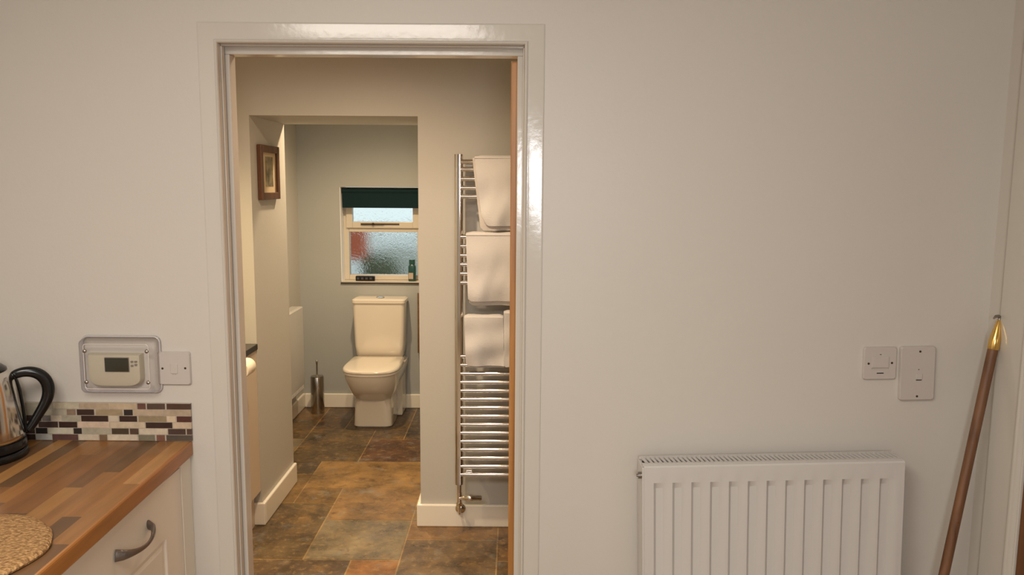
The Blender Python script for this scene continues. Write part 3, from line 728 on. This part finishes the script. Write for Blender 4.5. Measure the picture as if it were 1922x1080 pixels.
bm = BM(); tube(bm, [(vx + 0.001, 1.385, 0.8548), (-1.190, 1.385, 0.8548), (-1.180, 1.382, 0.8548), (-1.176, 1.37, 0.8548), (-1.176, 1.25, 0.8548)], .0035, 10); lathe(bm, (vx, 1.385, 0.8548), [(.02, 0), (.02, .006), (.006, .01)], 24, 'x'); obj('arm', bm, m_chrome, hd, smooth=True)

# ------------------------------------------------------------------ kitchen units on the left
KX = -0.880
ku = thing('base_unit', 'cream base cabinet with a pewter bow handle, below the wood worktop', 'cabinet', (-1.17, -0.3, 0))
bm = BM(); box(bm, -1.473, KX - 0.021, -0.67, -0.002, 0.10, 0.906); obj('carcass', bm, m_unit, ku)
bm = BM(); box(bm, -1.42, KX - 0.07, -0.67, -0.002, 0.0, 0.10); obj('plinth', bm, m_unit, ku)
bm = BM(); box(bm, KX - 0.021, KX + 0.001, -0.066, -0.001, 0.10, 0.905); obj('filler_post', bm, m_unit, ku, 0.002)
def shaker(bm, xf, y0, y1, z0, z1, w_=0.10, rec=0.006, bev=0.010):
    """front in the YZ plane, face at xf, with a bevelled recessed centre panel"""
    def R(x, a): return [(x, y0 + a, z0 + a), (x, y1 - a, z0 + a), (x, y1 - a, z1 - a), (x, y0 + a, z1 - a)]
    zt = 0.150
    def Q(x, a, b): return [(x, y0 + a, z0 + a), (x, y1 - a, z0 + a), (x, y1 - a, z1 - b), (x, y0 + a, z1 - b)]
    loft(bm, [R(xf - 0.020, 0), R(xf, 0), Q(xf, w_, zt), Q(xf - rec, w_ + bev * .3, zt + bev * .3), Q(xf - rec, w_ + bev * 1.2, zt + bev * 1.2), Q(xf - rec * .4, w_ + bev * 2.2, zt + bev * 2.2)])
bm = BM(); shaker(bm, KX, -0.665, -0.070, 0.110, 0.898); dd = obj('door', bm, m_unit, ku, 0.0015)
# bow handle
hz, hy0, hy1 = 0.826, -0.425, -0.262
pts, rad = [], []
N = 18
for i in range(N + 1):
    q = i / N; y = hy0 + (hy1 - hy0) * q
    x = KX + 0.004 + 0.030 * math.sin(math.pi * q) ** 0.55 - (0.0 if 0 < q < 1 else 0.003)
    pts.append((x, y, hz - 0.012 * math.sin(math.pi * q))); rad.append(0.0052 + 0.0085 * abs(2 * q - 1) ** 2.2)
bm = BM(); tube(bm, pts, rad, 14, flat=(0.55, 1.0), ref=(1, 0, 0)); obj('handle', bm, m_pewter, dd, smooth=True)
ku2 = thing('base_unit', 'second cream base cabinet nearer the camera along the left wall', 'cabinet', (-1.17, -1.0, 0))
bm = BM(); box(bm, -1.473, KX - 0.021, -1.50, -0.673, 0.10, 0.906); obj('carcass', bm, m_unit, ku2)
bm = BM(); box(bm, -1.42, KX - 0.07, -1.50, -0.673, 0.0, 0.10); obj('plinth', bm, m_unit, ku2)
bm = BM(); shaker(bm, KX, -1.495, -0.675, 0.110, 0.898); obj('door', bm, m_unit, ku2, 0.0015)

# worktop of staves
bm = BM(); lay = bm.loops.layers.float_color.new('Col')
wcols = [srgb(*c) for c in ((138, 94, 54), (160, 114, 64), (122, 86, 54), (170, 124, 74), (150, 106, 62), (110, 80, 52), (166, 120, 68), (178, 132, 82), (156, 108, 60))]
xe = lambda y: -0.872 - y * 0.031            # front edge runs very slightly out of square
rnd = random.Random(5)
ZT, ZB = 0.950, 0.908
nst = 15; W0 = -1.474
def quad(ps, c, inv=False):
    f = bm.faces.new([bm.verts.new(p) for p in ps])
    for lp in f.loops: lp[lay] = c
    return f
last = None
for s in range(nst):
    y = -0.001 + rnd.uniform(0, 0.2)
    while y > -1.52:
        L_ = rnd.uniform(0.24, 0.52); ya, yb = min(y, -0.001), max(y - L_, -1.52); c = rnd.choice(wcols)
        while c == last: c = rnd.choice(wcols)
        last = c
        fa = lambda k, yy: W0 + (xe(yy) - 0.006 - W0) * k / nst
        if ya > yb: quad([(fa(s, yb), yb, ZT), (fa(s + 1, yb), yb, ZT), (fa(s + 1, ya), ya, ZT), (fa(s, ya), ya, ZT)], c)
        y -= L_
yy = [-0.001, -0.35, -0.8, -1.2, -1.52]
ec = [srgb(164, 108, 56), srgb(160, 106, 54), srgb(166, 112, 58), srgb(150, 98, 50)]
for a, b, c in zip(yy, yy[1:], ec):
    lip = [(-0.006, ZT), (-0.0025, ZT - 0.0012), (-0.0006, ZT - 0.004), (0, ZT - 0.008), (0, ZB + 0.004), (-0.003, ZB)]
    for (o0, z0), (o1, z1) in zip(lip, lip[1:]): quad([(xe(b) + o0, b, z0), (xe(a) + o0, a, z0), (xe(a) + o1, a, z1), (xe(b) + o1, b, z1)], c)
quad([(W0, -1.52, ZB), (W0, -0.001, ZB), (xe(0) - .003, -0.001, ZB), (xe(-1.52) - .003, -1.52, ZB)], ec[0])
quad([(W0, -0.001, ZB), (xe(0) - .003, -0.001, ZB), (xe(0), -0.001, ZT - .004), (xe(0) - .006, -0.001, ZT), (W0, -0.001, ZT)], ec[0])
quad([(W0, -1.52, ZB), (xe(-1.52) - .003, -1.52, ZB), (xe(-1.52), -1.52, ZT - .004), (xe(-1.52) - .006, -1.52, ZT), (W0, -1.52, ZT)], ec[0])
bmesh.ops.remove_doubles(bm, verts=bm.verts, dist=0.00005)
tag(obj('worktop', bm, m_stave), 'brown block-wood kitchen worktop running along the left wall', 'worktop')

# mosaic splashback
bm = BM(); lay = bm.loops.layers.float_color.new('Col')
PALE, BEI, KHA, GG = (202, 188, 166), (190, 170, 146), (160, 142, 112), (176, 168, 148)
D1, D2, D3, D4 = (62, 46, 40), (78, 60, 54), (84, 52, 46), (52, 46, 44)
rows = [
 [(120, 460, GG), (460, 720, (186, 176, 152)), (720, 1010, (194, 172, 146)), (1010, 1290, (188, 168, 140)), (1295, 1380, (110, 76, 68)), (1390, 1572, (92, 74, 66)), (1585, 1826, (86, 64, 54))],
 [(0, 300, GG), (300, 585, GG), (590, 680, (150, 128, 108)), (690, 864, D1), (880, 1145, KHA), (1158, 1248, D4), (1255, 1540, BEI), (1545, 1826, BEI)],
 [(0, 335, D2), (340, 428, (120, 112, 108)), (434, 534, PALE), (540, 724, GG), (730, 1000, D1), (1006, 1102, PALE), (1110, 1288, D1), (1300, 1578, KHA), (1584, 1672, (206, 186, 158)), (1680, 1826, D3)],
 [(0, 294, PALE), (300, 496, D2), (504, 688, D1), (694, 1010, (200, 178, 156)), (1016, 1362, (198, 180, 154)), (1368, 1636, D1), (1642, 1826, BEI)],
 [(0, 262, D2), (268, 386, D4), (392, 640, (196, 190, 170)), (646, 730, D4), (736, 1018, GG), (1026, 1198, (82, 70, 54)), (1208, 1296, (88, 68, 58)), (1302, 1580, PALE), (1588, 1766, D2), (1774, 1826, D2)],
 [(0, 264, D1), (270, 424, (184, 182, 174)), (430, 690, (92, 66, 62)), (696, 894, PALE), (900, 980, (124, 100, 76)), (986, 1282, PALE), (1290, 1456, (118, 112, 94)), (1470, 1556, (128, 88, 74)), (1568, 1826, (84, 76, 68))]]
XS = lambda x: -1.366 + x * 0.4975 / 1830
hz_ = (1.056 - 0.951) / 6
for k, row in enumerate(rows):
    z1 = 1.056 - k * hz_
    for a, b, c in row:
        jit = random.uniform(0.92, 1.06); cc = srgb(*[min(255, q * jit) for q in c])
        box(bm, max(XS(a) + 0.0006, -1.366), XS(b) - 0.0006, -0.0085, -0.002, z1 - hz_ + 0.0009, z1 - 0.0009, cc, lay)
box(bm, -1.474, -0.8705, -0.0075, -0.0005, 0.951, 1.056, srgb(184, 172, 156), lay)
tag(obj('mosaic_splashback', bm, m_mosaic), 'strip of brown, beige and grey stone mosaic behind the worktop', 'splashback')

# jute mat
bm = BM(); c0 = (-1.058, -0.690, 0.950); R0 = 0.175
rings = []
for r0, h in ((R0 - .008, 0), (R0 - .001, .002), (R0, .006), (R0 - .004, .010), (R0 - .012, .0115), (R0 * .7, .012), (R0 * .35, .012), (.01, .012)):
    ring = []
    for i in range(72):
        a = 2 * math.pi * i / 72; w_ = 1 + 0.012 * math.sin(a * 5 + 1) + 0.006 * math.sin(a * 11)
        ring.append((c0[0] + r0 * w_ * math.cos(a), c0[1] + r0 * w_ * 1.02 * math.sin(a), c0[2] + h))
    rings.append(ring)
loft(bm, rings)
tag(obj('table_mat', bm, m_jute, smooth=True), 'round tan woven mat lying on the worktop in front of the kettle', 'mat')

# kettle
kx, ky, kz = -1.348, -0.150, 0.9505
k = thing('kettle', 'polished steel electric kettle with black loop handle on the worktop', 'kettle', (kx, ky, kz))
bm = BM(); lathe(bm, (kx, ky, kz), [(.101, 0), (.104, .003), (.104, .012), (.101, .018), (.098, .020)], 56); obj('power_base', bm, m_black, k, smooth=True)
bm = BM(); lathe(bm, (kx, ky, kz), [(.096, .021), (.1015, .024), (.1015, .040), (.100, .044)], 56); obj('bottom_band', bm, m_black, k, smooth=True)
bm = BM(); lathe(bm, (kx, ky, kz), [(.0995, .044), (.0993, .060), (.098, .090), (.0955, .130), (.092, .165), (.087, .192), (.082, .209), (.077, .218), (.070, .223)], 64); obj('body', bm, m_kettle, k, smooth=True, auto=False)
bm = BM(); lathe(bm, (kx, ky, kz), [(.070, .222), (.069, .228), (.058, .237), (.03, .243), (.008, .245)], 48); obj('lid', bm, m_black, k, smooth=True, auto=False)
bm = BM(); lathe(bm, (kx, ky, kz), [(.012, .243), (.013, .249), (.010, .253), (.003, .254)], 24); obj('lid_knob', bm, m_black, k, smooth=True)
hd_ = Vector((0.86, 0.50, 0)).normalized()
def hp(r, z): return (kx + hd_.x * r, ky + hd_.y * r, kz + z)
path = [(.076, .203), (.095, .211), (.115, .212), (.134, .206), (.149, .192), (.157, .172), (.157, .150), (.151, .130), (.141, .112), (.129, .093), (.118, .075), (.109, .062), (.101, .056)]
rads = [.011, .012, .0135, .0145, .015, .015, .0145, .0135, .0125, .0115, .011, .0105, .010]
bm = BM(); tube(bm, [hp(*q) for q in path], rads, 16, flat=(0.85, 1.05), ref=(-hd_.y, hd_.x, 0)); o = obj('handle', bm, m_black, k, smooth=True, auto=False)
md = o.modifiers.new('sub', 'SUBSURF'); md.levels = 1; md.render_levels = 2
bm = BM(); tube(bm, [hp(q, z) for q, z in ((.079, .210), (.088, .192), (.0935, .166), (.097, .131), (.0995, .090), (.1005, .055))], [.010, .011, .011, .011, .011, .010], 14, flat=(1.0, 0.35), ref=(-hd_.y, hd_.x, 0)); obj('handle_strip', bm, m_black, k, smooth=True)
sp = -Vector((0.86, 0.50, 0)).normalized()
bm = BM()
loft(bm, [[(kx + sp.x * (r0 + dd_ * ex) - sp.y * wd * math.cos(a), ky + sp.y * (r0 + dd_ * ex) + sp.x * wd * math.cos(a), kz + z + 0.01 * dd_ * 0) for a, dd_ in [(math.pi * q / 8, math.sin(math.pi * q / 8)) for q in range(9)]] for z, r0, ex, wd in ((.165, .080, .006, .02), (.19, .074, .020, .028), (.215, .068, .032, .032), (.226, .062, .040, .033))], True, True)
obj('spout', bm, m_kettle, k, smooth=True)

# ------------------------------------------------------------------ thermostat under clear guard
th = thing('thermostat', 'cream wall thermostat with dark green display, under a clear guard', 'thermostat', (-1.063, 0, 1.10))
bm = BM()
def tshape(y, g=0.0):
    x0, x1, zt, zb = -1.133 + g, -0.992 - g, 1.193 - g, 1.104 + g
    pts = [(x0, zt), (x0, zb + .022)]
    for i in range(1, 13):
        a = math.pi * (1 + i / 13.0)
        c, s = math.cos(a), math.sin(a)
        pts.append(((x0 + x1) / 2 + (x1 - x0) / 2 * (abs(c) ** .42) * (1 if c > 0 else -1), zb + .022 + .022 * math.sin(a) * 1.0))
    pts += [(x1, zb + .022), (x1, zt)]
    return [(x, y, z) for x, z in pts]
loft(bm, [tshape(0), tshape(-0.016), tshape(-0.023, .003), tshape(-0.025, .010)])
obj('body', bm, m_cream, th, smooth=True)
bm = BM(); prism_y(bm, rrect(-1.0535, 1.1655, 0.066, 0.040, .002, 3), -0.0258, -0.024); obj('display_surround', bm, m_plate2, th)
bm = BM(); prism_y(bm, rrect(-1.0535, 1.1655, 0.062, 0.0365, .0015, 3), -0.0272, -0.0255); obj('display', bm, m_lcd, th)
for bx, bz in ((-1.013, 1.174), (-1.013, 1.163), (-1.003, 1.1655), (-1.003, 1.174)):
    bm = BM(); prism_y(bm, rrect(bx, bz, 0.007, 0.005, .002, 3), -0.0272, -0.024); obj('button', bm, m_plate2, th)
gd = thing('thermostat_guard', 'clear plastic guard box with four screws around the thermostat', 'guard box', (-1.05, 0, 1.083))
gx0, gz0, gw, gh = -1.050, 1.1615, 0.212, 0.157
gz0 = 1.162
bm = BM()
def rr3(w_, h_, r0, y): return [(x, y, z) for x, z in rrect(gx0, gz0, w_, h_, r0, 8)]
# shell: wall flange, sloping side, front plate (two skins)
loft(bm, [rr3(gw, gh, .018, -0.0008), rr3(gw, gh, .018, -0.004), rr3(gw - .006, gh - .006, .016, -0.006), rr3(gw - .012, gh - .012, .014, -0.030), rr3(gw - .018, gh - .018, .012, -0.034)], False, True)
obj('cover', bm, m_clear, gd, smooth=True)
bm = BM(); pts = rrect(gx0, gz0, gw - .006, gh - .006, .016, 8); tube(bm, [(x, -0.004, z) for x, z in pts], .0030, 8, closed=True); obj('outer_rim', bm, plain('milky_acrylic_edge', srgb(196, 190, 190), 0.15, var=0.02), gd, smooth=True)
bm = BM(); pts = rrect(gx0, gz0, gw - .040, gh - .036, .008, 6); tube(bm, [(x, -0.034, z) for x, z in pts], .0014, 8, closed=True); obj('inner_rim', bm, plain('pale_acrylic_edge', srgb(214, 206, 200), 0.15, var=0.02), gd, smooth=True)
for sx, sz in ((-1, 1), (1, 1), (-1, -1), (1, -1)):
    bm = BM(); lathe(bm, (gx0 + sx * .082, -0.034, gz0 + sz * .042), [(.0052, 0), (.0052, -.002), (.0032, -.0042), (.001, -.0046)], 20, 'y'); obj('screw', bm, m_steel, gd, smooth=True)

# ------------------------------------------------------------------ switch plates
def plate(name, label, cat, cx, cz, w_, h_, rot, parts, bev=0.0025, t_=0.009):
    r = thing(name, label, cat, (cx, 0, cz), (0, rot, 0)); r['local'] = 1
    bm = BM(); loft(bm, [[(x, y, z) for x, z in rrect(0, 0, w_ - g, h_ - g, .006, 4)] for y, g in ((0, 0), (-t_ + .003, 0), (-t_, .004))]); obj('plate', bm, m_plate, r, smooth=True)
    for nm, x, z, pw, ph, pt, mm in parts:
        bm = BM()
        if nm == 'screw': lathe(bm, (x, -t_, z), [(.0030, 0.001), (.0030, -.0006), (.001, -.0008)], 14, 'y')
        else: loft(bm, [[(a, y, b) for a, b in rrect(x, z, pw - g, ph - g, .0015, 3)] for y, g in ((-t_ + .001, 0), (-t_ - pt + .0008, 0), (-t_ - pt, .0015))])
        obj(nm, bm, mm, r)
    return r
ms = plain('screw_head_brown', srgb(74, 62, 54), 0.4, metal=0.4)
plate('wall_switch', 'square white switch plate beside the clear thermostat guard', 'switch', -0.910, 1.1525, 0.088, 0.090, 0, [('screw', -.030, 0, 0, 0, 0, ms), ('screw', .031, .001, 0, 0, 0, ms), ('rocker', .001, .000, .019, .027, .002, m_plate), ('switch_mark', .001, -.016, .010, .0012, .0004, m_plate2)])
plate('wall_switch', 'square white fused switch plate above the radiator, left of the taller plate', 'switch', 0.978, 1.181, 0.088, 0.088, math.radians(-1.2), [('screw', -.031, 0, 0, 0, 0, ms), ('screw', .031, .001, 0, 0, 0, ms), ('fuse_cover', 0, .004, .044, .030, .003, m_plate), ('switch_mark', 0, -.0140, .046, .0010, .0004, m_plate2), ('print_line', .001, -.0265, .020, .002, .0003, m_plate2), ('indicator', .0, .024, .006, .003, .0003, m_plate2)])
plate('wall_plate', 'tall white rectangular wall plate with a small slide switch, above the radiator', 'wall plate', 1.078, 1.155, 0.092, 0.146, math.radians(-1.8), [('screw', .004, .060, 0, 0, 0, ms), ('screw', 0, -.062, 0, 0, 0, ms), ('slide_switch', .003, -.008, .016, .016, .003, m_plate), ('switch_mark', .003, -.0175, .016, .0022, .0006, m_plate2), ('indicator', .002, .011, .004, .004, .0006, m_plate2)], t_=0.013)

# ------------------------------------------------------------------ loft pole
P0, P1 = Vector((1.010, -0.200, 0.0)), Vector((1.252, -0.062, 1.310))
P0 = Vector((1.012, -0.175, 0.0))
ax = (P1 - P0).normalized(); Lp = (P1 - P0).length
lp = thing('hooked_pole', 'brown wooden pole with brass hooked tip leaning in the right corner', 'pole', P0)
def pp(d_): return P0 + ax * d_
bm = BM(); cyl(bm, pp(0.008), pp(Lp - 0.075), 0.0125, n=24); obj('shaft', bm, m_pole, lp, smooth=True)
bm = BM(); a_, b2 = frame_axes(ax); rings = []
for d_, r0 in ((-.078, .0130), (-.076, .0138), (-.052, .0138), (-.045, .0130), (-.020, .0085), (-.006, .0062), (0.0, .004)):
    rings.append([pp(Lp + d_) + (a_ * math.cos(q) + b2 * math.sin(q)) * r0 for q in [2 * math.pi * i / 24 for i in range(24)]])
loft(bm, rings); obj('ferrule', bm, m_brass, lp, smooth=True)
bm = BM(); e = pp(Lp - .004)
tube(bm, [e, e + Vector((.001, 0, .008)), e + Vector((.004, -.002, .013)), e + Vector((.009, -.003, .021))], [.004, .004, .0035, .0018], 10)
tube(bm, [e + Vector((.004, 0, .010)), e + Vector((-.004, -.003, .014)), e + Vector((-.012, -.005, .014)), e + Vector((-.018, -.006, .008))], [.004, .0042, .0038, .0022], 10)
obj('hook', bm, m_hook, lp, smooth=True)
bm = BM(); lathe(bm, (0, 0, 0), [(.012, 0), (.0135, .004), (.0135, .03), (.0125, .032)], 20)
bmesh.ops.transform(bm, verts=bm.verts, matrix=Matrix.Translation(P0) @ ax.to_track_quat('Z', 'Y').to_matrix().to_4x4()); obj('rubber_foot', bm, m_black, lp, smooth=True)
bm = BM(); q = pp(Lp * 0.60); cyl(bm, q + Vector((0, -.0118, 0)), q + Vector((0, -.0132, 0)), .002, n=10); obj('pin', bm, m_brass, lp)

# downlights in the bathroom ceiling, plus the one added to brighten the alcove
for i, (x, y) in enumerate(((-0.66, 0.66), (-1.40, 0.92), (-0.15, 0.48), (-0.88, 2.55))):
    L_ = thing('downlight', ['recessed ceiling downlight over the middle of the bathroom', 'recessed ceiling downlight above the vanity cabinet', 'recessed ceiling downlight in front of the towel rail', 'unseen ceiling downlight added to brighten the toilet alcove'][i], 'ceiling light', (x, y, HB), group=None)
    bm = BM(); ring_tube_pts = [(.032, 0), (.043, -.003), (.043, 0)]
    rings = [[(x + r0 * math.cos(q), y + r0 * math.sin(q), HB + h) for q in [2 * math.pi * j / 32 for j in range(32)]] for r0, h in ((.034, -.001), (.036, -.005), (.043, -.003), (.044, -.0005))]
    loft(bm, rings, False, False); obj('bezel', bm, m_chrome, L_, smooth=True)
for o in bpy.data.objects:
    if 'local' in o: del o['local']
